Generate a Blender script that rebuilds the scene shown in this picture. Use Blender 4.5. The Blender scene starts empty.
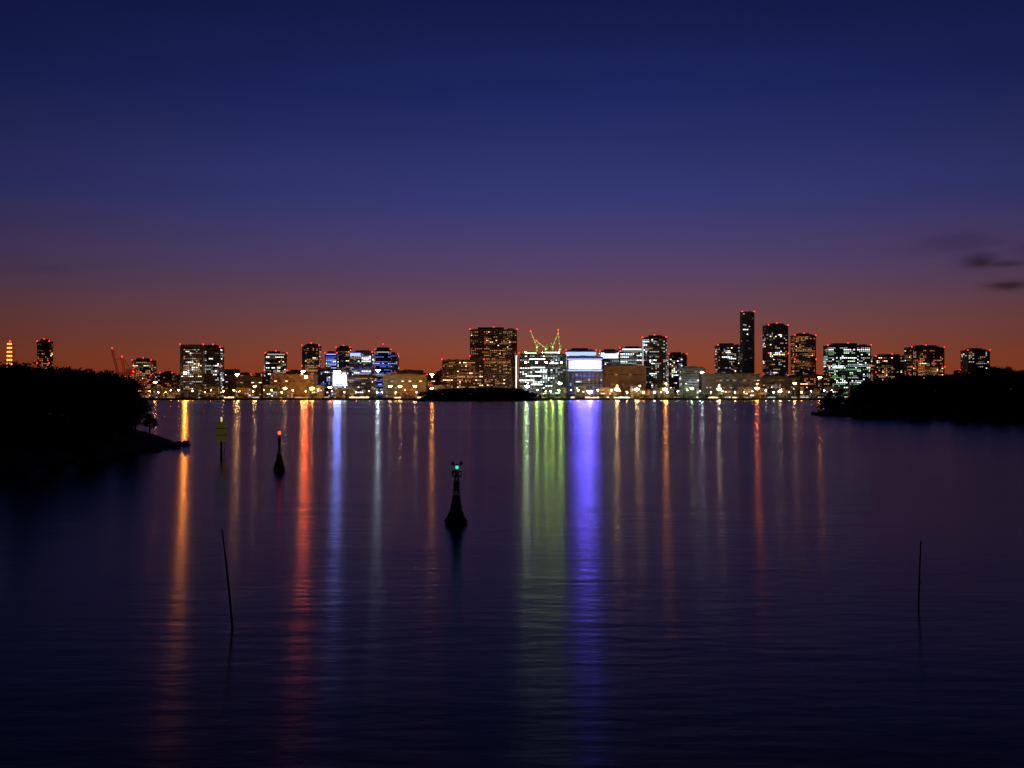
import bpy, math, random
import numpy as np
from mathutils import Vector, Matrix
random.seed(7); np.random.seed(7)
R=random
scene=bpy.context.scene
CH=12.0; HY=394.0; F=1000.0
def wx(px,D): return (px-512)/F*D
def wz(py,D): return CH+(HY-py)/F*D
def s2l(c):
    return tuple(((v/255)/12.92 if v/255<=0.04045 else ((v/255+0.055)/1.055)**2.4) for v in c)+(1,)

# ------------------------------------------------ materials
MATS={}
def mat(name,col,rough=0.7,metal=0,emis=None,es=0,sample=False,noise=0.0,nscale=0.3,spec=0.3):
    m=bpy.data.materials.new(name); m.use_nodes=True
    nt=m.node_tree; b=nt.nodes['Principled BSDF']
    b.inputs['Base Color'].default_value=(*col,1); b.inputs['Roughness'].default_value=rough
    b.inputs['Metallic'].default_value=metal; b.inputs['Specular IOR Level'].default_value=spec
    if emis: 
        b.inputs['Emission Color'].default_value=(*emis,1); b.inputs['Emission Strength'].default_value=es
        m.cycles.emission_sampling='AUTO' if sample else 'NONE'
    if noise>0:
        tc=nt.nodes.new('ShaderNodeTexCoord'); n=nt.nodes.new('ShaderNodeTexNoise')
        n.inputs['Scale'].default_value=nscale; n.inputs['Detail'].default_value=6
        mp=nt.nodes.new('ShaderNodeMapRange'); mp.inputs[1].default_value=.3; mp.inputs[2].default_value=.7
        mp.inputs[3].default_value=1-noise; mp.inputs[4].default_value=1+noise
        mx=nt.nodes.new('ShaderNodeVectorMath'); mx.operation='SCALE'; mx.inputs[0].default_value=col
        nt.links.new(tc.outputs['Object'],n.inputs['Vector']); nt.links.new(n.outputs[0],mp.inputs[0])
        nt.links.new(mp.outputs[0],mx.inputs['Scale']); nt.links.new(mx.outputs[0],b.inputs['Base Color'])
    MATS[name]=m; return m
mat('facade_grey',(.26,.25,.27),.8,noise=.25,nscale=.08)
mat('facade_dark',(.13,.13,.15),.7,noise=.25,nscale=.08)
mat('facade_brown',(.26,.16,.11),.8,noise=.25,nscale=.08)
mat('facade_tan',(.34,.27,.16),.8,noise=.2,nscale=.08)
mat('facade_white',(.5,.5,.5),.8,noise=.2,nscale=.08)
mat('roof_metal',(.12,.12,.13),.6)
mat('glass_dark',(.02,.025,.04),.15,spec=.5)
def em(name,c,s,sample=False): mat(name,(.05,.05,.05),.5,emis=c,es=s,sample=sample)
em('w_warm_dim',(1,.5,.22),.14); em('w_warm',(1,.52,.2),.6); em('w_warm_hot',(1,.7,.36),2.6)
em('w_cool_dim',(.7,.8,1),.13); em('w_cool',(.82,.95,1),.6); em('w_cool_hot',(.9,1,1),2.6)
em('w_green',(.5,1,.5),.5); em('w_green_hot',(.6,1,.55),1.8)
em('w_blue',(.12,.2,1),.8); em('w_blue_hot',(.2,.28,1),2.6)
em('w_orange',(1,.28,.06),.6); em('w_red',(1,.08,.05),1.3)
em('beacon_red',(1,.015,.01),9); em('beacon_green',(.1,1,.3),5)
em('tower_orange',(1,.18,.015),8)
em('lamp_orange',(1,.36,.05),140,True); em('lamp_warm',(1,.6,.2),140,True); em('lamp_white',(.85,.95,1),130,True)
em('lamp_green',(.6,1,.4),110,True)
em('flood_orange',(1,.26,.02),2500,True); em('flood_red',(1,.07,.012),2100,True); em('flood_warm',(1,.5,.15),1700,True); em('flood_white',(.7,.82,1),1400,True)
SC=[18,55,120,150,130,75,24]
for i,s in enumerate(SC): em('screen_blue_%d'%i,(.12,.09,1),s,True)
em('screen_white',(.22,.26,1),190,True); em('flood_green',(.6,1,.10),700,True)
em('panel_white',(.7,.8,1),3.5)
em('added_up_warm',(1,.55,.22),14,True); em('added_up_cool',(.8,.95,1),14,True); em('added_up_blue',(.2,.22,1),20,True); em('added_up_green',(.55,1,.6),9,True)  # emitters for the light strips added to brighten facades
PAL={'warm':(['w_warm_dim','w_warm','w_warm_hot','w_orange'],[5,5,1.8,2]),
 'cool':(['w_cool_dim','w_cool','w_cool_hot','w_warm'],[4,5,2.6,1.2]),
 'mix':(['w_warm','w_cool','w_cool_hot','w_warm_hot','w_warm_dim','w_cool_dim','w_blue','w_orange'],[3.5,3.5,2,1.8,4,3,.6,1]),
 'green':(['w_green','w_cool','w_green_hot','w_cool_hot'],[2.4,4,.8,3]),
 'blue':(['w_blue','w_cool','w_blue_hot','w_cool_hot'],[4,4,2,2.4]),
 'orange':(['w_orange','w_warm','w_warm_dim','w_red','w_warm_hot'],[5,4,4,.4,1])}

# ------------------------------------------------ mesh builder
class MB:
    def __init__(s): s.v=[];s.f=[];s.m=[];s.names=[]
    def mi(s,n):
        if n not in s.names: s.names.append(n)
        return s.names.index(n)
    def face(s,pts,m):
        b=len(s.v); s.v+= [tuple(p) for p in pts]; s.f.append(tuple(range(b,b+len(pts)))); s.m.append(s.mi(m))
    def box(s,cx,cy,z0,sx,sy,h,m,rot=0):
        b=len(s.v); c,sn=math.cos(rot),math.sin(rot)
        for z in (z0,z0+h):
            for x,y in ((-1,-1),(1,-1),(1,1),(-1,1)):
                X=x*sx/2;Y=y*sy/2; s.v.append((cx+X*c-Y*sn,cy+X*sn+Y*c,z))
        for f in ((0,3,2,1),(4,5,6,7),(0,1,5,4),(1,2,6,5),(2,3,7,6),(3,0,4,7)):
            s.f.append(tuple(b+i for i in f)); s.m.append(s.mi(m))
    def lens(s,cx,cy,z0,w,h,m):
        s.face([(cx-w/2,cy,z0),(cx+w/2,cy,z0),(cx+w/2,cy,z0+h),(cx-w/2,cy,z0+h)],m)
    def beam(s,p,q,r,m,n=4,r2=None):
        p=Vector(p);q=Vector(q);d=(q-p)
        if d.length<1e-6:return
        d.normalize(); a=Vector((0,0,1)) if abs(d.z)<.9 else Vector((1,0,0))
        u=d.cross(a).normalized(); w=d.cross(u); b=len(s.v); r2=r if r2 is None else r2
        for c,rr in ((p,r),(q,r2)):
            for i in range(n):
                t=2*math.pi*(i+.5)/n; s.v.append(tuple(c+u*math.cos(t)*rr+w*math.sin(t)*rr))
        for i in range(n):
            j=(i+1)%n; s.f.append((b+i,b+j,b+n+j,b+n+i)); s.m.append(s.mi(m))
        s.f.append(tuple(b+i for i in range(n))[::-1]); s.m.append(s.mi(m))
        s.f.append(tuple(b+n+i for i in range(n))); s.m.append(s.mi(m))
    def lathe(s,prof,m,n=20,cx=0,cy=0):
        b=len(s.v)
        for r,z in prof:
            for i in range(n):
                t=2*math.pi*i/n; s.v.append((cx+r*math.cos(t),cy+r*math.sin(t),z))
        for k in range(len(prof)-1):
            for i in range(n):
                j=(i+1)%n; s.f.append((b+k*n+i,b+k*n+j,b+(k+1)*n+j,b+(k+1)*n+i)); s.m.append(s.mi(m))
        s.f.append(tuple(b+i for i in range(n))[::-1]); s.m.append(s.mi(m))
        k=len(prof)-1; s.f.append(tuple(b+k*n+i for i in range(n))); s.m.append(s.mi(m))
    def ball(s,c,r,m,n=8):
        pr=[(max(.02*r,r*math.sin(math.pi*k/6)),c[2]-r*math.cos(math.pi*k/6)) for k in range(7)]
        s.lathe(pr,m,n,c[0],c[1])
    def mesh(s,name):
        me=bpy.data.meshes.new(name); me.from_pydata(s.v,[],s.f)
        for n in s.names: me.materials.append(MATS[n])
        me.polygons.foreach_set('material_index',s.m); me.update(); return me
    def build(s,name,loc=(0,0,0),rot=0,parent=None,smooth=False):
        me=s.mesh(name); o=bpy.data.objects.new(name,me); scene.collection.objects.link(o)
        o.location=loc; o.rotation_euler=(0,0,rot); o.parent=parent
        if smooth:
            for p in me.polygons: p.use_smooth=True
        return o

# ------------------------------------------------ buildings
GZ=3.0
def windows(mb,w,d,z0,z1,p,pal,fh=3.7,ww=3.0,gap=1.3,wh=1.9,ribbon=False,cx=0,cy=0,sides=True,band=None):
    nm,wt=PAL[pal]
    faces=[((cx-w/2,cy-d/2-.12),(1,0),w)]
    if sides: faces+=[((cx+w/2+.12,cy-d/2),(0,1),d),((cx-w/2-.12,cy-d/2),(0,1),d)]
    nf=int((z1-z0-1.5)/fh)
    for fi,(o,dr,L) in enumerate(faces):
        n=max(1,int((L-1.6)/(ww+gap))); off=(L-n*(ww+gap)+gap)/2
        colp=[R.choice([.1,.6,1,1.4,1.8]) for _ in range(n)]; ph=[R.uniform(0,6.28) for _ in range(4)]; fr=[R.uniform(.25,.7) for _ in range(4)]
        for k in range(nf):
            z=z0+1.2+k*fh; fp=p*R.choice([.25,.7,1,1.2,1.7]); base=R.choices(nm,wt)[0]; run=None
            for i in range(n):
                cl=.5+1.1*max(0,math.sin(i*fr[0]+ph[0]+k*fr[2]*.4)*.5+math.sin(k*fr[1]+ph[1]+i*fr[3]*.5)*.5+.25)
                if ribbon:
                    m=base if R.random()<fp*cl else 'glass_dark'
                    if R.random()<.2: base=R.choices(nm,wt)[0]
                else: m=R.choices(nm,wt)[0] if R.random()<fp*colp[i]*cl*.95 else 'glass_dark'
                if run and R.random()<.3: m=run
                run=m
                wi=ww*R.choice([1,1,1,.7])
                a=off+i*(ww+gap); b=a+wi
                p0=(o[0]+dr[0]*a,o[1]+dr[1]*a);p1=(o[0]+dr[0]*b,o[1]+dr[1]*b)
                pts=[(*p0,z),(*p1,z),(*p1,z+wh),(*p0,z+wh)]
                if fi==2: pts=pts[::-1]
                mb.face(pts,m)
def added_uplights(mb,w,d,z,kind,fr=.8):  # added light strips that brighten the facade; front box hides the lens
    y=-d/2-5
    mb.face([(-w*fr/2,y,z),(w*fr/2,y,z),(w*fr/2,y+1.0,z-.15),(-w*fr/2,y+1.0,z-.15)],kind)
    mb.box(0,y-.35,z-1.0,w*fr+.6,.3,1.9,'roof_metal'); mb.box(0,y+.5,z-1.2,w*fr+.6,1.4,.6,'roof_metal')
    for sx in (-.35,0,.35): mb.beam((sx*w,-d/2,z-1.5),(sx*w,y,z-.9),.15,'roof_metal')
def bld(name,x0,x1,yt,D,dep=None,rot=0,p=.4,pal='mix',fac='facade_grey',roof='pent',ribbon=False,fh=3.7,ww=3.0,gap=1.3,wh=1.9,red=2,slabs=True,base=GZ,extra=None,crown=None,added_up=None):
    W=(x1-x0)/F*D; H=wz(yt,D)-base
    dep=dep or max(14,min(W*.8,38)); c,s=math.cos(rot),abs(math.sin(rot))
    if rot: 
        dep=min(dep,W*.6/max(s,.01)) ; w=(W-dep*s)/c
    else: w=W
    mb=MB(); ph=0
    if roof=='pent': ph=min(6,H*.08); 
    body=H-ph
    mb.box(0,0,0,w,dep,body,fac)
    if name=='warehouse':
        nb=max(3,int(w/7))
        for i in range(nb+1): mb.box(-w/2+w*i/nb,-dep/2-.25,0,.7,.5,body-.7,fac)
        for i in range(nb):
            cx=-w/2+w*(i+.5)/nb
            if R.random()<.5: mb.box(cx,-dep/2-.15,0,w/nb*.6,.3,6,'roof_metal')
            if R.random()<.55: mb.lens(cx,-dep/2-.12,body*.72,w/nb*.7,1.6,R.choice(['w_warm','w_warm_dim','glass_dark','w_cool','w_orange','w_warm_hot']))
            else: mb.lens(cx,-dep/2-.12,body*.72,w/nb*.7,1.6,'glass_dark')
            if R.random()<.3: mb.lens(cx,-dep/2-.12,body*.42,w/nb*.5,2.0,R.choice(['w_warm','w_cool','w_orange']))
            if R.random()<.45: mb.ball((cx,-dep/2-.8,8),.65,'w_warm_hot',6)
        mb.box(0,-dep/2-1.5,6.5,w*.9,3,.4,'roof_metal')
        mb.box(0,0,body,w*.45,dep*.45,3.5,fac)
    elif H>25: windows(mb,w,dep,3,body,p,pal,fh,ww,gap,wh,ribbon)
    else: windows(mb,w,dep,0.3,body+.7,p,pal,fh,ww,gap,wh,ribbon)
    for (cx,cy,sx,sy) in ((0,-dep/2-.2,w+.8,.4),(0,dep/2+.2,w+.8,.4),(-w/2-.2,0,.4,dep),(w/2+.2,0,.4,dep)):
        mb.box(cx,cy,body-.6,sx,sy,1.6,fac)
    if crown: mb.box(0,-dep/2-.45,body-2.6,w*.8,.3,1.6,crown)
    if added_up:
        added_uplights(mb,w,dep,7,added_up)
        if H>60: added_uplights(mb,w,dep,body*.5,added_up,.6)
    if H>30:
        mb.box(0,-dep/2-1.2,0,w*.9,2.2,4.2,fac); mb.lens(0,-dep/2-2.35,.6,w*.8,2.6,R.choice(['w_warm','w_cool','w_warm_hot','w_cool_hot','w_warm']))
    if slabs and H>30:
        for sx in (-1,1):
            mb.box(sx*(w/2-.3),-dep/2-.3,0,1.0,.6,body-.7,fac)
        k=3+fh*4
        while k<body-4:
            mb.box(0,-dep/2-.25,k-.2,w-1.8,.5,.7,fac); k+=fh*5
    if roof=='pent':
        mb.box(R.uniform(-.1,.1)*w,0,body,w*.55,dep*.55,ph,fac)
        mb.box(-w*.33,dep*.1,body,w*.14,dep*.3,ph*.5,'roof_metal'); mb.box(w*.36,-dep*.1,body,w*.12,dep*.3,ph*.6,'roof_metal')
        ztop=body+ph
    elif roof=='dome':
        mb.lathe([(w*.46,body),(w*.44,body+2),(w*.36,body+4.5),(w*.2,body+6.5),(.5,body+7)],'roof_metal',20); ztop=body+7
    else:
        for _ in range(3):
            mb.box(R.uniform(-.35,.35)*w,R.uniform(-.2,.2)*dep,body,min(5,w*.15),4,R.uniform(1.2,2.8),'roof_metal')
        ztop=body
    if H>60:
        mb.beam((w*.1,0,ztop),(w*.1,0,ztop+7),.25,'roof_metal')
    if red:
        pts=[(-w/2,-dep/2,body+1.4),(w/2,-dep/2,body+1.4)]
        if red>2: pts+=[(-w/2-.3,-dep/2-.6,body*.62),(w/2+.3,-dep/2-.6,body*.62),(0,-dep*.25,ztop+.4)]
        if red>3: pts+=[(-w/2-.3,-dep/2-.6,body*.32),(w/2+.3,-dep/2-.6,body*.32)]
        for q in pts: mb.ball(q,1.2,'beacon_red',6)
    if extra: extra(mb,w,dep,body)
    X=wx((x0+x1)/2,D)
    return mb.build(name,(X,D+dep/2,base),rot)

def panel(x0f,x1f,z0f,z1f,m):
    def f(mb,w,d,b):
        mb.box((x0f+x1f)/2*w-w/2,-d/2-.65,z0f*b,(x1f-x0f)*w,.7,(z1f-z0f)*b,m)
    return f

T='office_tower'; A='apartment_tower'; L='waterfront_building'; Wh='warehouse'
bld('chimney_tower',37,49,339,2300,20,p=.5,pal='orange',fac='facade_brown',red=3,added_up='added_up_warm')
bld(T,132,151,358,2350,p=.6,pal='warm',red=3)
bld(A,180,203,345,2080,26,p=.95,pal='mix',fac='facade_grey',wh=1.6,red=2,roof='flat',added_up='added_up_warm')
bld(A,203.6,220,344.5,2090,30,p=.35,pal='cool',fac='facade_dark',red=3)
bld(L,152,178,380,2120,p=.3,pal='orange',fac='facade_brown',red=0)
bld(L,160,172,371,2250,p=.2,pal='warm',fac='facade_dark',red=2)
bld(Wh,221,236,376,2150,p=.2,pal='orange',fac='facade_brown',roof='flat',red=0)
bld(Wh,236,262,377,2110,p=.15,pal='warm',fac='facade_brown',roof='flat',red=0)
bld(T,261,286,351,2400,rot=.3,p=.6,pal='mix',fac='facade_grey',red=3,ribbon=True,crown='w_cool')
bld(Wh,270,314,375,2050,40,p=.05,pal='warm',fac='facade_brown',roof='flat',red=0)
bld(T,302,319,346,2350,p=.85,pal='orange',fac='facade_grey',roof='dome',red=4,added_up='added_up_warm')
bld(L,318,331,368,2200,p=.6,pal='blue',fac='facade_grey',red=0)
bld(T,325,337,351,2400,p=.75,pal='blue',fac='facade_grey',ribbon=True,crown='w_blue_hot')
bld(T,336,350,345.5,2450,p=.6,pal='mix',fac='facade_dark',ribbon=True,red=3)
bld(T,349,372,350,2260,p=.65,pal='cool',fac='facade_white',ribbon=True,extra=panel(.05,.5,.93,.99,'w_blue_hot'),added_up='added_up_blue')
bld(L,333,347,368,2120,p=.6,pal='cool',fac='facade_white',red=0,extra=panel(.0,.95,.45,.85,'panel_white'),added_up='added_up_blue')
bld(L,347,374,374,2130,p=.6,pal='mix',fac='facade_grey',red=0)
def round_tower(x0,x1,yt,D):
    mb=MB(); W=(x1-x0)/F*D; r=W/2; H=wz(yt,D)-GZ
    mb.lathe([(r,0),(r,H-8),(r*1.04,H-8),(r*1.04,H-6.5),(r*.8,H-6),(r*.8,H-1),(r*.5,H)],'facade_dark',32)
    k=4
    while k<H-10:
        base=R.choice(['w_blue','w_blue','w_cool','w_cool_dim','glass_dark','w_blue_hot','w_blue','glass_dark'])
        for i in range(24):
            t0=2*math.pi*i/24;t1=t0+2*math.pi/24*.85
            m=base if R.random()<.75 else 'glass_dark'
            q=r+.15
            mb.face([(q*math.cos(t0),q*math.sin(t0),k),(q*math.cos(t1),q*math.sin(t1),k),(q*math.cos(t1),q*math.sin(t1),k+1.9),(q*math.cos(t0),q*math.sin(t0),k+1.9)],m)
        k+=3.8
    mb.beam((0,0,H),(0,0,H+8),.3,'roof_metal'); mb.ball((0,0,H+8),.9,'beacon_red',6); mb.ball((-r,-2,H-5),.9,'beacon_red',6); mb.ball((r,-2,H-5),.9,'beacon_red',6)
    mb.build('round_office_tower',(wx((x0+x1)/2,D),D+r,GZ))
round_tower(374,390,347,2350)
bld(T,388,398,352,2420,p=.45,pal='mix')
bld(Wh,383,426,375,2060,36,p=.08,pal='warm',fac='facade_tan',roof='flat',red=0)
bld(Wh,398,416,371,2200,p=.3,pal='orange',fac='facade_brown',roof='flat',red=0)
bld(L,427,443,373,2300,p=.4,pal='orange',fac='facade_brown',red=2)
bld(A,442,484,360,2120,26,p=.6,pal='warm',fac='facade_brown',red=2,roof='flat',added_up='added_up_warm')
bld(A,470,517,327,2200,34,p=.75,pal='orange',fac='facade_brown',red=4,ww=2.6,gap=1.6,wh=1.5,
    extra=panel(.975,.992,.02,.62,'w_cool_hot'),added_up='added_up_warm')
bld('apartment_block',484,512,364,2080,24,p=.2,pal='warm',fac='facade_brown',roof='flat',red=0)
def constr(mb,w,d,b):
    for i in range(9):
        x=-w/2+w*i/8; mb.beam((x,-d/2-1.5,0),(x,-d/2-1.5,b+2+(i%3)),.22,'roof_metal')
    for k in range(1,int(b/8)):
        mb.beam((-w/2,-d/2-1.5,k*8),(w/2,-d/2-1.5,k*8),.15,'roof_metal')
    mb.box(-w*.25,0,b,w*.3,d*.6,5,'facade_grey'); mb.box(w*.2,0,b,w*.35,d*.5,8,'facade_grey')
    mb.lens(w*.2,-d*.25-.3,b+2,w*.3,3,'w_green_hot'); mb.lens(-w*.25,-d*.3-.3,b+1,w*.25,2.4,'w_green_hot')
    for x in (-.36,-.12,.08,.22,.4):
        mb.box(x*w,-d/2-2.6,b*.80-.6,3.6,.5,3.4,'roof_metal'); mb.lens(x*w,-d/2-3.0,b*.80,2.3,2.2,'flood_green')
    for k in range(1,int(b/9)): 
        if R.random()<.85: mb.lens(R.uniform(-.35,.35)*w,-d/2-.5,k*9+1,w*R.uniform(.1,.35),2.2,R.choice(['w_cool_hot','w_cool_hot','w_green_hot']))
    for x in (-.35,.0,.35): mb.ball((x*w,-d/2+2,b+3),.7,'lamp_green',6)
bld('building_under_construction',519,566,354,2120,32,p=.85,pal='cool',fac='facade_grey',roof='flat',red=2,fh=4.2,ww=3.6,gap=1.8,extra=constr)
bld(L,566,596,348,2300,p=.6,pal='blue',fac='facade_grey',ribbon=True,red=2,extra=panel(.0,1,.90,.97,'w_blue_hot'))
def scr(mb,w,d,b):
    mb.box(0,-d/2-.3,b*.64,w,.6,b*.34,'roof_metal')
    n=len(SC)
    for i in range(n): mb.lens(-w*.45+w*.9*(i+.5)/n,-d/2-.9,b*.72,w*.9/n-.25,b*.19,'screen_blue_%d'%i)
    mb.box(0,-d/2-.8,b*.66,w*.96,.5,b*.035,'w_blue_hot'); mb.box(0,-d/2-.8,b*.93,w*.96,.5,b*.03,'w_blue_hot')
    for i in range(9): mb.box(-w*.46+w*.92*i/8,-d/2-.4,b*.06,.7,.8,b*.54,'facade_white')
    for i in range(5): mb.box(0,-d/2-.3,b*(.12+.1*i),w*.95,.6,.4,'facade_white')
bld('billboard_building',567,603,357,2090,30,p=.15,pal='blue',fac='facade_grey',roof='flat',red=0,extra=scr,added_up='added_up_blue')
bld(T,600,620,349,2350,p=.85,pal='cool',fac='facade_grey',ribbon=True,extra=panel(.05,.9,.86,.95,'w_cool_hot'),added_up='added_up_cool')
bld(T,620,644,346,2400,p=.9,pal='cool',fac='facade_white',ribbon=True,crown='w_cool_hot',added_up='added_up_cool')
bld(Wh,604,646,366,2110,30,p=.05,pal='orange',fac='facade_brown',roof='flat',red=0)
bld(A,643,669,335,2180,30,rot=-.25,p=.6,pal='cool',fac='facade_dark',red=3,extra=panel(.0,.04,.05,.97,'w_cool'))
bld(T,669,687,352,2350,p=.6,pal='mix',fac='facade_dark')
bld(L,682,706,366,2150,p=.8,pal='cool',fac='facade_white',red=0,added_up='added_up_cool')
bld(Wh,702,760,374,2060,34,p=.04,pal='cool',fac='facade_dark',roof='flat',red=0)
bld(T,718,742,343,2400,p=.45,pal='mix',fac='facade_grey')
bld(A,742.5,754.5,312,2350,26,p=.04,pal='cool',fac='facade_grey',red=2,roof='flat')
bld(A,765,789,323,2250,28,rot=.25,p=.3,pal='mix',fac='facade_dark',red=3)
bld(L,760,800,376,2150,p=.35,pal='mix',fac='facade_grey',red=0)
bld(A,795,816,333,2400,p=.55,pal='orange',fac='facade_brown',red=4,added_up='added_up_warm')
bld(L,788,830,374,2200,p=.5,pal='orange',fac='facade_brown',red=2)
bld(T,828,871,343,2250,34,p=.55,pal='green',fac='facade_dark',red=3,ribbon=True,added_up='added_up_green')
bld(A,876,912,354,2350,p=.45,pal='warm',fac='facade_dark',red=3)
bld(A,908,946,345,2300,30,p=.5,pal='orange',fac='facade_brown',red=4,rot=.2,added_up='added_up_warm')
bld(T,968,990,348,2300,p=.45,pal='mix',fac='facade_dark',red=2)
x=60
while x<1000:
    w=R.uniform(9,24); yt=R.uniform(369,385)
    bld('low_city_building',x,x+w,yt,R.uniform(2480,2700),p=R.uniform(.25,.6),pal=R.choice(['mix','warm','orange','mix','cool']),
        fac=R.choice(['facade_dark','facade_grey','facade_brown']),red=R.choice([0,0,2]),roof=R.choice(['flat','pent']))
    x+=w*R.uniform(.7,1.5)
x=150
while x<860:
    w=R.uniform(6,18)
    bld('quay_shed',x,x+w,R.uniform(385,391),2030+R.uniform(0,8),12,p=R.uniform(.1,.5),pal=R.choice(['mix','warm','orange','cool']),
        fac=R.choice(['facade_dark','facade_dark','facade_dark','facade_brown']),red=0,roof='flat')
    x+=w*R.uniform(1.0,2.6)

mb=MB(); D=1500; H=wz(344,D)-GZ; 
for sx in (-1,1):
    for sy in (-1,1): mb.beam((sx*5,sy*5,0),(sx*3,sy*3,H),.5,'roof_metal')
for k in range(14):
    z=H*(k+1)/14; r=5-2*z/H; 
    for a,b in (((-r,-r),(r,-r)),((r,-r),(r,r)),((r,r),(-r,r)),((-r,r),(-r,-r))): mb.beam((*a,z),(*b,z),.3,'roof_metal')
    if k>4: 
        for sx in (-.8,.0,.8): mb.ball((sx*r,-r-.5,z),1.8-.05*k,'tower_orange',6)
mb.box(0,0,H,5,5,3,'roof_metal'); mb.ball((0,-2,H+4),1.3,'beacon_red',6)
o=mb.build('lit_lattice_tower',(wx(10.5,D),D,GZ))

em('crane_paint_glow',(1,.1,.04),.09)  # faint red glow put into the crane's paint as emission
MATS['crane_paint_glow'].node_tree.nodes['Principled BSDF'].inputs['Base Color'].default_value=(.3,.05,.04,1)
def gantry(px,D,s=1):
    mb=MB()
    for sx in (-9,9):
        for sy in (-8,8):
            mb.beam((sx,sy,0),(sx*.8,sy,34),.9,'crane_paint_glow')
        mb.beam((sx*.9,-8,18),(sx*.9,8,18),.8,'crane_paint_glow')
    for sy in (-8,8):
        mb.beam((-8,sy,34),(8,sy,34),.9,'crane_paint_glow'); mb.beam((-8,sy,34),(8,sy,12),.4,'crane_paint_glow'); mb.beam((-8.5,sy,12),(8.5,sy,12),.7,'crane_paint_glow')
    for sy in (-3,3):
        mb.beam((14,sy,36),(-9,sy,36),1,'crane_paint_glow'); mb.beam((-9,sy,36),(-17,sy,70),.9,'crane_paint_glow')
        mb.beam((0,sy,36),(-3,sy,58),.8,'crane_paint_glow'); mb.beam((-3,sy,58),(14,sy,36),.35,'crane_paint_glow'); mb.beam((-3,sy,58),(-13,sy,54),.35,'crane_paint_glow')
    for k in range(8):
        t=k/8; mb.beam((-9-8*t,-3,36+34*t),(-9-8*(t+.125),3,36+34*(t+.125)),.3,'crane_paint_glow')
    mb.box(8,0,37,8,6,5,'crane_paint_glow'); mb.ball((-3,0,59),1,'beacon_red',6); mb.ball((-17,0,71),1,'beacon_red',6); mb.ball((14,-3,38),1,'beacon_red',6)
    o=mb.build('container_crane',(wx(px,D),D,GZ)); o.scale=(s,s,s)
gantry(124,2050,1.45); gantry(142,2150,.95)

mat('crane_yellow_glow',(.6,.5,.08),.5,emis=(.35,1,.12),es=.8)  # green emission in the yellow paint stands in for floodlight on the crane
def tower_crane(px,D,zb,mast,jx,jz,cj=7):
    mb=MB()
    for sx in (-1,1):
        for sy in (-1,1): mb.beam((sx,sy,0),(sx,sy,mast),.28,'crane_yellow_glow')
    n=int(mast/2.5)
    for k in range(n):
        s=1 if k%2 else -1
        mb.beam((-s,-1,k*2.5),(s,-1,k*2.5+2.5),.15,'crane_yellow_glow'); mb.beam((1,-s,k*2.5),(1,s,k*2.5+2.5),.15,'crane_yellow_glow')
    mb.box(0,0,mast,3,3,2.6,'crane_yellow_glow')
    for oy in (-.7,.7): mb.beam((0,oy,mast+2),(jx,oy,mast+2+jz),.22,'crane_yellow_glow')
    mb.beam((0,0,mast+4),(jx,0,mast+2.5+jz),.22,'crane_yellow_glow')
    for k in range(14):
        t=k/14;t2=(k+1)/14
        mb.beam((jx*t,-.7,mast+2+jz*t),(jx*t2,.7,mast+2+jz*t2),.12,'crane_yellow_glow'); mb.beam((jx*t,0,mast+4-1.5*t+jz*t),(jx*t2,-.7,mast+2+jz*t2),.12,'crane_yellow_glow')
    s=-1 if jx>0 else 1
    mb.beam((0,0,mast+2),(s*cj,0,mast+3),.5,'crane_yellow_glow'); mb.box(s*cj,0,mast,3,3,3.5,'roof_metal')
    mb.beam((0,0,mast+3),(s*3,0,mast+11),.3,'crane_yellow_glow'); mb.beam((s*3,0,mast+11),(jx*.9,0,mast+2+jz*.9),.1,'roof_metal'); mb.beam((s*3,0,mast+11),(s*cj,0,mast+3),.1,'crane_yellow_glow')
    mb.beam((jx*.97,0,mast+jz),(jx*.97,0,mast+jz-14),.12,'roof_metal')
    mb.ball((jx,0,mast+jz+3.5),1.3,'beacon_red',6); mb.ball((0,-2.5,mast+1),1.5,'w_green_hot',6)
    for t in (.3,.65): mb.ball((jx*t,-1.5,mast+2+jz*t),.7,'w_green_hot',6)
    mb.build('tower_crane',(wx(px,D),D+14,zb))
zr=wz(354,2120)
tower_crane(537,2120,zr,14,-13,32); tower_crane(546,2120,zr,10,-20,16); tower_crane(553,2120,zr,14,11,27); tower_crane(560,2120,zr,9,-3,40)

# ------------------------------------------------ far shore land + quay
mat('concrete',(.12,.117,.11),.85,noise=.3,nscale=.2); mat('land',(.06,.06,.05),.95,noise=.4,nscale=.02)
mb=MB()
mb.box(0,2000+3000,-4,14000,6000,4+GZ,'land')
mb.box(0,1998.5,-4,14000,3,4+GZ+.9,'concrete')
for i in range(-60,60): mb.box(i*22,1996.8,-1,1.0,.6,GZ+1.2,'concrete')
mb.build('far_shore_quay')
mb=MB(); 
mb.box(0,0,2.2,150,14,1.0,'concrete')
for i in range(16):
    for y in (-5,5): mb.beam((-70+i*9.3,y,-3),(-70+i*9.3,y,2.2),.6,'concrete',8)
for i in range(12): mb.beam((-68+i*12.3,-6.5,3.2),(-68+i*12.3,-6.5,4.4),.12,'roof_metal')
mb.box(0,-6.5,4.4,150,.15,.15,'roof_metal')
mb.build('pier',(wx(765,1960),1960,0))

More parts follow.
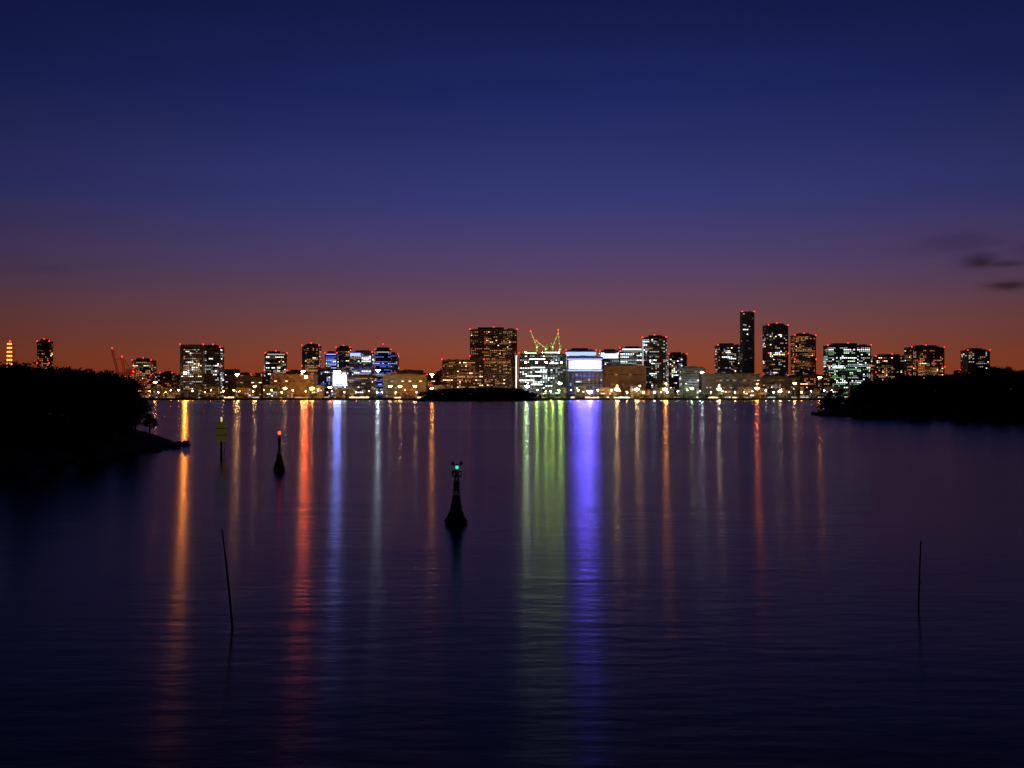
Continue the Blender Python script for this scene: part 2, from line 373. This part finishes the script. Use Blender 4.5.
# ------------------------------------------------ trees
mat('bark',(.06,.045,.035),.9); 
def leafmat(n,c):
    mat(n,c,.8,spec=.1)
leafmat('leaf_a',(.045,.07,.02)); leafmat('leaf_b',(.07,.1,.03)); leafmat('leaf_c',(.03,.045,.018))
def tree_mesh(name,nleaf=1500,ls=.55):
    mb=MB()
    mb.beam((0,0,-.8),(.2,.1,4),.35,'bark',7,.22); mb.beam((.2,.1,4),(0,.3,7.5),.22,'bark',6,.08)
    lobes=[]
    for i in range(11):
        t=R.uniform(0,6.28); z=R.uniform(3.2,8.6); rr=R.uniform(.8,3.1)*(1-.5*max(0,(z-5)/5))
        c=(rr*math.cos(t),rr*math.sin(t),z); lobes.append((c,R.uniform(1.0,1.9)))
        mb.beam((.15,.1,min(z-1.2,6.5)),c,.12,'bark',5,.04)
    lobes.append(((0,0,8.6),1.3))
    for i in range(nleaf):
        c,r=R.choice(lobes); 
        d=Vector((R.gauss(0,1),R.gauss(0,1),R.gauss(0,.85))).normalized()*r*(R.random()**.4)*R.choice([1,1,1,1.18])
        p=Vector(c)+d; s=ls*R.uniform(.5,1.2)
        a=Vector((R.gauss(0,1),R.gauss(0,1),R.gauss(0,1))).normalized(); b=a.cross(Vector((R.gauss(0,1),R.gauss(0,1),R.gauss(0,1)))).normalized()
        mb.face([p-a*s*.5,p+b*s*.3,p+a*s*.5,p-b*s*.3],R.choice(['leaf_a','leaf_a','leaf_b','leaf_c']))
    return mb.mesh(name)
TM=[tree_mesh('tree_crown_%d'%i,2200) for i in range(4)]
TS=[tree_mesh('tree_small_%d'%i,420,1.0) for i in range(3)]
def inst(me,name,loc,s,sz,par):
    o=bpy.data.objects.new(name,me); scene.collection.objects.link(o); o.location=loc; o.scale=(s,s,sz); o.rotation_euler=(0,0,R.uniform(0,6.28)); o.parent=par
def empty(name):
    o=bpy.data.objects.new(name,None); scene.collection.objects.link(o); return o

def seg_dist(P,poly):
    d=np.full(P.shape[:-1],1e9); inside=np.zeros(P.shape[:-1],bool); n=len(poly)
    for i in range(n):
        a=np.array(poly[i]);b=np.array(poly[(i+1)%n]); ab=b-a
        t=np.clip(((P-a)@ab)/(ab@ab),0,1); q=a+t[...,None]*ab; d=np.minimum(d,np.linalg.norm(P-q,axis=-1))
        c=((a[1]>P[...,1])!=(b[1]>P[...,1]))&(P[...,0]<(b[0]-a[0])*(P[...,1]-a[1])/(b[1]-a[1]+1e-9)+a[0]); inside^=c
    return np.where(inside,d,-d)
def hfun(d,zmax,slope):
    return np.where(d>0,zmax*(1-np.exp(-d*slope/zmax)),d*.4)
mat('island_soil',(.05,.045,.035),.95,noise=.5,nscale=.4); mat('rock',(.12,.11,.1),.9,noise=.4,nscale=.8)
def island(name,poly,zmax,slope,step,nz=.5,amp=.9):
    poly=[np.array(p,float) for p in poly]; A=np.array(poly); x0,y0=A.min(0)-12; x1,y1=A.max(0)+12
    xs=np.arange(x0,x1,step); ys=np.arange(y0,y1,step); X,Y=np.meshgrid(xs,ys); P=np.stack([X,Y],-1)
    d=seg_dist(P,poly)+ (np.sin(X*.31+np.cos(Y*.23)*2)+np.sin(Y*.41+X*.17)-1.5)*amp*.6
    Z=hfun(d,zmax,slope)+np.where(d>0,(np.random.rand(*X.shape)-.5)*nz,0)
    h,w=X.shape; v=np.stack([X,Y,Z],-1).reshape(-1,3).tolist()
    f=[(j*w+i,j*w+i+1,(j+1)*w+i+1,(j+1)*w+i) for j in range(h-1) for i in range(w-1)]
    me=bpy.data.meshes.new(name); me.from_pydata(v,[],f); me.materials.append(MATS['island_soil']); me.update()
    o=bpy.data.objects.new(name,me); scene.collection.objects.link(o)
    mb=MB(); n=len(poly)
    for i in range(n):
        a=poly[i];b=poly[(i+1)%n]; L=np.linalg.norm(b-a)
        for k in range(int(L/1.6)):
            q=a+(b-a)*R.random(); r=R.uniform(.35,1.1)*step/2
            mb2=len(mb.v)
            c=(q[0]+R.uniform(-1,1),q[1]+R.uniform(-1,1),R.uniform(-.1,.5)*r)
            mb.ball(c,r,'rock',6)
            for t in range(mb2,len(mb.v)):
                vv=mb.v[t]; s=R.uniform(.75,1.2); mb.v[t]=tuple(c[j]+(vv[j]-c[j])*s for j in range(3))
    mb.build('rocks',parent=o)
    return poly
def groundz(x,y,poly,zmax,slope):
    return float(hfun(seg_dist(np.array([[x,y]]),poly),zmax,slope)[0])
def PW(px,py):
    D=CH/((py-HY)/F); return (wx(px,D),D)
polyL=[PW(-60,487),PW(0,472),PW(60,465),PW(110,458),PW(150,452),PW(184,446.5),(-78.5,238),(-89,252),(-106,290),(-150,335),(-240,340),(-280,220),(-210,120)]
pl=island('wooded_island',polyL,8,.5,1.6,amp=.5,nz=.35)
def plant(pname,poly,zmax,slope,n,xr,yr,prof,hmin,hmax,margin,meshes,pmax=9999,lo=.8,hi=1.0):
    par=empty(pname); cnt=0; tries=0
    while cnt<n and tries<n*40:
        tries+=1
        x=R.uniform(*xr); y=R.uniform(*yr); d=float(seg_dist(np.array([[x,y]]),poly)[0])
        if d<margin: continue
        px=512+F*x/y
        if px>pmax: continue
        yt=np.interp(px,[p[0] for p in prof],[p[1] for p in prof]); gz=groundz(x,y,poly,zmax,slope)
        h=(wz(yt,y)-gz)*R.uniform(lo,hi)/ .98
        if h<hmin: 
            continue
        h=min(h,hmax*R.uniform(.8,1)); 
        inst(R.choice(meshes),'tree',(x,y,gz-.3),h/10*R.uniform(.95,1.2),h/10,par); cnt+=1
profL=[(-100,366),(0,363),(20,359),(60,360),(100,362),(122,367),(138,376),(148,388),(154,400),(162,432)]
plant('tree_grove',pl,8,.5,180,(-200,-76),(160,320),profL,3,15,5,TM,144,lo=.85,hi=1.03)
plant('shrub_belt',pl,8,.5,160,(-150,-74),(160,300),profL,1.5,5,2.4,TM,153,lo=.85)
polyR=[PW(812,415),PW(850,417),PW(900,419),PW(960,421.5),PW(1024,424),PW(1100,429),(400,360),(520,480),(480,700),(280,690),(206,640)]
pr_=island('wooded_headland',polyR,15,.5,3.0)
profR=[(808,407),(820,396),(835,389),(860,383),(890,376.5),(915,374.5),(945,374.5),(970,369),(990,364),(1003,363),(1015,367),(1030,371),(1200,368)]
plant('headland_grove',pr_,15,.5,300,(165,420),(400,660),profR,2.5,17,3,TM,lo=.86,hi=1.04)
plant('headland_shrubs',pr_,15,.5,260,(165,300),(400,650),profR,1.0,5.5,.3,TM,lo=.9,hi=1.12)
polyB=[(wx(416,1700),1700),(wx(536,1700),1700),(wx(536,1700)+12,1760),(wx(530,1700),1860),(wx(425,1700),1860),(wx(416,1700)-8,1760)]
pb=island('battery_island',polyB,12,.8,5.0)
mb=MB()
for i in range(6):
    a=polyB[i];b=polyB[(i+1)%6]; 
    mb.beam((a[0],a[1],1),(b[0],b[1],1),2.8,'rock')
mb.build('stone_sea_wall')
profB=[(412,395),(420,391),(440,388.5),(480,387),(515,387),(530,391),(545,394)]
plant('battery_island_trees',pb,12,.8,330,(wx(416,1700),wx(545,1700)),(1704,1850),profB,3,15,3,TM,lo=.75,hi=1.02)
par=empty('waterfront_trees')
for i in range(200):
    px=R.choice([R.uniform(638,822),R.uniform(638,822),R.uniform(540,640),R.uniform(150,420)]); D=R.uniform(2008,2022)
    h=R.uniform(6,11); inst(R.choice(TS),'tree',(wx(px,D),D,GZ),h/10*1.1,h/10,par)

# ------------------------------------------------ street lamps
def lampmesh(m,r=.8,h=10):
    mb=MB(); mb.beam((0,0,0),(0,0,h),.22,'roof_metal',6,.12); mb.beam((0,0,h),(0,-2,h+.4),.12,'roof_metal',5); mb.box(0,-2.4,h+.35,1.2,1.6,.3,'roof_metal')
    mb.ball((0,-2.4,h-.2-r*.3),r,m,8)
    return mb.mesh('street_lamp_'+m)
def highmast(m,r,h):
    mb=MB(); mb.beam((0,0,0),(0,0,h+1),.45,'roof_metal',8,.2); mb.lathe([(2.6,h+.2),(2.7,h+.4),(2.6,h+.6)],'roof_metal',16)
    for i in range(6):
        t=i*math.pi/3; mb.ball((2.6*math.cos(t),2.6*math.sin(t),h-.5),r*.66,m,6)
    mb.ball((0,-1,h-.9),r,m,8)
    return mb.mesh('high_mast_'+m)
LM={}
def lamp(px,py,kind,D=2004,r=.8,name='street_lamp'):
    h=wz(py,D)-GZ; k=(kind,round(h),r,name)
    if k not in LM: LM[k]=(highmast if name=='high_mast_light' else lampmesh)(kind,r,round(h))
    o=bpy.data.objects.new(name,LM[k]); scene.collection.objects.link(o); o.location=(wx(px,D),D,GZ)
x=150
while x<835:
    lamp(x,R.choice([391,390,392]),R.choice(['lamp_orange','lamp_warm','lamp_warm','lamp_white','lamp_green'] if x>530 else ['lamp_orange','lamp_orange','lamp_warm']),2003+R.uniform(0,3),R.choice([.5,.7,.95,1.2]))
    x+=R.uniform(5,14)
for px,py,k,r in [(155,382,'lamp_orange',1.2),(237,374,'lamp_warm',1.4),(303,371,'lamp_warm',1.6),(312,388,'lamp_orange',2.2),(330,387,'lamp_orange',1.5),(378,370,'lamp_white',1.4),
    (432,374,'lamp_orange',1.6),(432,388,'lamp_orange',1.1),(400,386,'lamp_warm',1.0),(415,386,'lamp_warm',1.),(390,386,'lamp_warm',.9),(285,388,'lamp_warm',1.1),(255,386,'lamp_warm',1.1),
    (527,386,'lamp_white',2.1),(560,383,'lamp_green',1.4),(590,392,'lamp_warm',2.2),(617,389,'lamp_warm',2.6),(637,389,'lamp_warm',2.2),(665,389,'lamp_orange',2.3),(692,388,'lamp_green',1.3),
    (719,389,'lamp_warm',1.9),(757,388,'lamp_orange',1.9),(780,391,'lamp_warm',1.3),(820,377,'lamp_orange',1.4),(702,372,'lamp_white',1.2),(795,383,'lamp_warm',1.2)]:
    lamp(px,py,k,2006,r,'high_mast_light')
def mast(px,py,kind,w,h,D=2006,name='floodlight_mast'):
    mb=MB(); H=wz(py,D)-GZ
    mb.beam((0,0,0),(0,0,H),.5,'roof_metal',6,.3); mb.box(0,.2,H-h/2-.4,w+.8,.5,h+.8,'roof_metal'); 
    n=max(1,int(w/1.6))
    for i in range(n): mb.lens(-w/2+w*(i+.5)/n,-.4,H-h/2,w/n*.85,h,kind)
    mb.build(name,(wx(px,D),D,GZ))
mast(185,373,'flood_orange',5,3.2); mast(306,377,'flood_red',5,3.2); mast(302,374,'flood_orange',2,1)
mast(337,373,'screen_white',14,8,name='illuminated_billboard')
mast(378,372,'flood_white',2,1); mast(617,386,'flood_warm',1.7,1); mast(666,384,'flood_orange',2,1.1); mast(757,384,'flood_red',2,1); mast(719,386,'flood_white',1.7,.6)
mast(528,383,'flood_white',1.7,.8); mast(237,376,'flood_orange',1.7,.5); mast(432,377,'flood_orange',1.7,.5); mast(640,386,'flood_warm',1.7,.5)

# ------------------------------------------------ buoys and posts
mat('buoy_green',(.02,.09,.05),.4,noise=.3,nscale=2); mat('buoy_yellow_glow',(.5,.42,.06),.5,emis=(.6,.5,.1),es=.045); mat('buoy_red',(.3,.03,.02),.5,noise=.3,nscale=2)  # yellow daymark emits slightly, in place of light falling on it
mat('steel',(.08,.08,.08),.5,metal=.6); mat('wood',(.07,.05,.035),.9,noise=.4,nscale=4)
em('lantern_green',(.05,.8,.6),1.0,True); em('lantern_red',(1,.05,.015),6,True); em('lantern_yellow',(1,.75,.2),.8,True)
def buoy(px,py,ytop,body,light,name='navigation_buoy'):
    D=CH/((py-HY)/F); S=(wz(ytop,D))/6.0; mb=MB()
    mb.lathe([(.55,-.6),(1.0,-.3),(1.05,.1),(1.05,.45),(.95,.6),(.8,.75),(.62,1.3),(.5,1.9),(.38,2.5),(.34,2.6)],body,28)
    mb.lathe([(1.12,.12),(1.16,.2),(1.12,.28)],'steel',28)
    mb.lathe([(.42,2.6),(.42,2.68)],'steel',20)
    for i in range(4):
        t=math.pi/4+i*math.pi/2; c,s=math.cos(t),math.sin(t)
        mb.beam((c*.33,s*.33,2.6),(c*.2,s*.2,4.5),.045,body,6)
        c2,s2=math.cos(t+math.pi/2),math.sin(t+math.pi/2)
        for k in range(3):
            z0=2.65+k*.62; r0=.33-.13*(k/3);r1=.33-.13*((k+1)/3)
            mb.beam((c*r0,s*r0,z0),(c2*r1,s2*r1,z0+.6),.025,body,5)
    mb.lathe([(.26,3.1),(.3,3.15),(.3,3.9),(.22,4.0)],body,16)
    mb.lathe([(.5,4.5),(.5,4.58)],'steel',20)
    for i in range(8):
        t=i*math.pi/4; mb.beam((.48*math.cos(t),.48*math.sin(t),4.58),(.48*math.cos(t),.48*math.sin(t),5.0),.025,'steel',5)
    mb.lathe([(.49,4.97),(.51,5.0),(.49,5.03)],'steel',20)
    mb.lathe([(.16,4.58),(.16,5.2),(.2,5.24)],'steel',14)
    mb.lathe([(.15,5.24),(.17,5.36),(.15,5.5),(.08,5.56)],light,14); mb.lathe([(.2,5.57),(.2,5.63),(.02,5.75)],'steel',10)
    for a in (-1,1):
        mb.beam((a*.1,0,5.2),(a*.5,0,6.0),.035,'steel',5); mb.box(a*.42,0,5.62,.3,.06,.3,body)
    mb.box(-.42,-.0,4.7,.05,.5,.4,'steel')
    for s in (-1,1): mb.beam((s*.8,0,.7),(s*.8,0,.95),.05,'steel',6)
    o=mb.build(name,(wx(px,D),D,0),.3); o.scale=(S,S,S); o.rotation_euler=(.01,.015,.4)
buoy(456,523,461,'buoy_green','lantern_green')
def beacon_red_(px,py,ytop):
    D=CH/((py-HY)/F); H=wz(ytop,D); mb=MB()
    mb.lathe([(.5,-1),(.85,-.1),(.9,.5),(.75,1.0),(.5,1.7),(.4,2.6),(.3,2.7)],'buoy_red',22)
    mb.beam((0,0,2.7),(0,0,H-.5),.13,'steel',8,.1); 
    for i in range(3):
        t=i*2.09; mb.beam((.34*math.cos(t),.34*math.sin(t),2.6),(.1*math.cos(t),.1*math.sin(t),4.6),.05,'steel',5)
    mb.lathe([(.32,H-.6),(.32,H-.52)],'steel',14); mb.lathe([(.13,H-.52),(.2,H-.4),(.2,H-.15),(.08,H-.05)],'lantern_red',12)
    mb.box(.0,0,H-1.9,.5,.08,.9,'buoy_red')
    mb.build('red_beacon',(wx(px,D),D,0))
beacon_red_(279.5,471,431)
def channel_marker(px,py,ytop):
    D=CH/((py-HY)/F); H=wz(ytop,D); mb=MB()
    mb.beam((0,0,-2),(0,0,H-.9),.24,'steel',12,.2)
    z1=H-1.0; z0=z1-3.6
    mb.lathe([(1.05,z0),(1.1,z0+.08),(1.1,z0+1.15)],'buoy_yellow_glow',8); mb.lathe([(1.1,z0+1.3),(1.1,z0+2.4)],'buoy_yellow_glow',8); mb.lathe([(1.1,z0+2.55),(1.1,z0+3.5),(1.0,z0+3.6)],'buoy_yellow_glow',8)
    mb.lathe([(.95,z0+1.1),(.95,z0+2.6)],'steel',8)
    mb.beam((.6,0,-1),(.6,0,z0),.05,'steel',5); 
    for k in range(7): mb.beam((.2,0,.3+k*.45),(.6,0,.3+k*.45),.03,'steel',4)
    mb.lathe([(.55,z1),(.55,z1+.08)],'steel',14); mb.lathe([(.16,z1+.08),(.2,z1+.5),(.18,z1+.85),(.05,z1+1)],'lantern_yellow',12)
    for i in range(4):
        t=i*1.57; mb.beam((.5*math.cos(t),.5*math.sin(t),z1),(.5*math.cos(t),.5*math.sin(t),z1+.5),.03,'steel',4)
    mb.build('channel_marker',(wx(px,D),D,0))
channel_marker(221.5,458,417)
def post(pts,name='wooden_stake',r=.07):
    D=CH/((pts[0][1]-HY)/F); mb=MB(); P=[]
    for i,(px,py) in enumerate(pts): P.append((wx(px,D)-wx(pts[0][0],D),R.uniform(-.05,.05),wz(py,D)))
    P=[(P[0][0]+ (P[0][0]-P[1][0])*.5,0,-1)]+P
    for i in range(len(P)-1): mb.beam(P[i],P[i+1],r*(1-.1*i),'wood',7,r*(1-.1*(i+1)))
    P2=P[len(P)//2]; mb.beam(P2,(P2[0]+.18,0,P2[2]+.35),.025,'wood',5,.012); 
    mb.build(name,(wx(pts[0][0],D),D,0))
post([(233,627),(231,603),(228,578),(226,556),(222,529)])
post([(918,605),(918.4,585),(919,562),(920,541)],r=.06)

# ------------------------------------------------ water
m=bpy.data.materials.new('water'); m.use_nodes=True; MATS['water']=m; nt=m.node_tree; b=nt.nodes['Principled BSDF']
b.inputs['Base Color'].default_value=(.0005,.001,.003,1); b.inputs['IOR'].default_value=1.333; b.inputs['Specular IOR Level'].default_value=.29
b.inputs['Anisotropic'].default_value=.68
N=nt.nodes.new; Lk=nt.links.new
cx=N('ShaderNodeCombineXYZ'); cx.inputs[1].default_value=1; Lk(cx.outputs[0],b.inputs['Tangent'])
tc=N('ShaderNodeTexCoord')
def wave(sc,sx,sy,det):
    mp=N('ShaderNodeMapping'); mp.inputs['Scale'].default_value=(sx,sy,1); n=N('ShaderNodeTexNoise'); n.inputs['Scale'].default_value=sc; n.inputs['Detail'].default_value=det
    Lk(tc.outputs['Object'],mp.inputs[0]); Lk(mp.outputs[0],n.inputs['Vector']); return n
n1=wave(.9,.35,1,4); n2=wave(.12,.4,1,3); n3=wave(.006,.35,1,4)
b1=N('ShaderNodeBump'); b1.inputs['Distance'].default_value=.032; b1.inputs['Strength'].default_value=1; Lk(n1.outputs[0],b1.inputs['Height'])
b2=N('ShaderNodeBump'); b2.inputs['Distance'].default_value=.07; b2.inputs['Strength'].default_value=1; Lk(n2.outputs[0],b2.inputs['Height']); Lk(b1.outputs[0],b2.inputs['Normal'])
Lk(b2.outputs[0],b.inputs['Normal'])
mr=N('ShaderNodeMapRange'); mr.inputs[1].default_value=.35; mr.inputs[2].default_value=.65; mr.inputs[3].default_value=.19; mr.inputs[4].default_value=.22; Lk(n3.outputs[0],mr.inputs[0]); Lk(mr.outputs[0],b.inputs['Roughness'])
mb=MB(); mb.face([(-30000,-3000,0),(30000,-3000,0),(30000,40000,0),(-30000,40000,0)],'water'); mb.build('water')

# ------------------------------------------------ world
w=bpy.data.worlds.new('World'); scene.world=w; w.use_nodes=True; nt=w.node_tree; N=nt.nodes.new; Lk=nt.links.new
bg=nt.nodes['Background']; tc=N('ShaderNodeTexCoord'); sp=N('ShaderNodeSeparateXYZ'); Lk(tc.outputs['Generated'],sp.inputs[0])
ramp=N('ShaderNodeValToRGB'); cr=ramp.color_ramp; cr.interpolation='LINEAR'
st=[(0,(144,58,24)),(.012,(145,61,29)),(.034,(138,66,44)),(.060,(122,68,62)),(.09,(102,68,82)),(.13,(80,64,104)),(.19,(53,56,114)),(.283,(29,38,95)),(.37,(18,25,71)),(.6,(7,10,34)),(1,(3,5,16))]
mul=N('ShaderNodeMath'); mul.operation='ABSOLUTE'; Lk(sp.outputs[2],mul.inputs[0]); Lk(mul.outputs[0],ramp.inputs[0])
while len(cr.elements)<len(st): cr.elements.new(.5)
for e,(p,c) in zip(cr.elements,st): e.position=p
for e,(p,c) in zip(cr.elements,st): e.color=s2l(c)
az=N('ShaderNodeMath'); az.operation='ARCTAN2'; Lk(sp.outputs[0],az.inputs[0]); Lk(sp.outputs[1],az.inputs[1])
def M(op,a,b=None,c=None):
    n=N('ShaderNodeMath'); n.operation=op
    for i,v in enumerate((a,b,c)):
        if v is None: continue
        if hasattr(v,'is_linked'): Lk(v,n.inputs[i])
        else: n.inputs[i].default_value=v
    return n.outputs[0]
da=M('SUBTRACT',az.outputs[0],.06)
g=M('EXPONENT',M('MULTIPLY',M('MULTIPLY',da,da),-2.6))
g=M('MULTIPLY_ADD',g,.82,.18)
nz=N('ShaderNodeTexNoise'); nz.inputs['Scale'].default_value=14; nz.inputs['Detail'].default_value=6
mp=N('ShaderNodeMapping'); mp.inputs['Scale'].default_value=(1,1,5); Lk(tc.outputs['Generated'],mp.inputs[0]); Lk(mp.outputs[0],nz.inputs['Vector'])
tot=None
for (px,py,rx,ry,amt) in [(980,260,20,7,1.0),(1006,263,28,4,.6),(1012,286,24,5,.85),(955,244,50,9,.3),(40,268,25,5,.2),(1040,250,30,10,.3)]:
    a0=math.atan((px-512)/F); z0=(HY-py)/math.sqrt(F*F+(px-512)**2+(HY-py)**2); k=1/(1+((px-512)/F)**2)
    u=M('DIVIDE',M('SUBTRACT',az.outputs[0],a0),rx/F*k); v=M('DIVIDE',M('SUBTRACT',sp.outputs[2],z0),ry/F*math.sqrt(k))
    r2=M('ADD',M('MULTIPLY',u,u),M('MULTIPLY',v,v)); r2=M('ADD',r2,M('MULTIPLY',M('SUBTRACT',nz.outputs[0],.5),3.5))
    e=M('MULTIPLY',M('MINIMUM',M('EXPONENT',M('MULTIPLY',r2,-1.1)),1.0),amt)
    tot=e if tot is None else M('MAXIMUM',tot,e)
hz=N('ShaderNodeTexNoise'); hz.inputs['Scale'].default_value=2.2; hz.inputs['Detail'].default_value=5
mp2=N('ShaderNodeMapping'); mp2.inputs['Scale'].default_value=(1,1,14); Lk(tc.outputs['Generated'],mp2.inputs[0]); Lk(mp2.outputs[0],hz.inputs['Vector'])
hv=M('MULTIPLY_ADD',M('SUBTRACT',hz.outputs[0],.5),.2,1.0)
fac=M('MULTIPLY',M('MULTIPLY',g,hv),M('SUBTRACT',1.0,M('MULTIPLY',tot,.75)))
vm=N('ShaderNodeVectorMath'); vm.operation='SCALE'; Lk(ramp.outputs[0],vm.inputs[0]); Lk(fac,vm.inputs['Scale'])
sky=N('ShaderNodeTexSky'); sky.sky_type='NISHITA'; sky.sun_disc=False; sky.sun_elevation=math.radians(-5); sky.sun_rotation=math.radians(3)
vs=N('ShaderNodeVectorMath'); vs.operation='SCALE'; vs.inputs['Scale'].default_value=.03; Lk(sky.outputs[0],vs.inputs[0])
va=N('ShaderNodeVectorMath'); va.operation='ADD'; Lk(vm.outputs[0],va.inputs[0]); Lk(vs.outputs[0],va.inputs[1])
Lk(va.outputs[0],bg.inputs[0]); bg.inputs[1].default_value=1.0

# ------------------------------------------------ camera
cam=bpy.data.cameras.new('camera'); co=bpy.data.objects.new('camera',cam); scene.collection.objects.link(co); scene.camera=co
cam.sensor_width=36; cam.lens=36*F/1024; cam.clip_start=.5; cam.clip_end=80000
co.location=(0,0,CH); co.rotation_euler=(math.radians(90)+math.atan((HY-384)/F),0,0)
scene.view_settings.view_transform='Standard'; scene.view_settings.look='None'; scene.view_settings.exposure=0
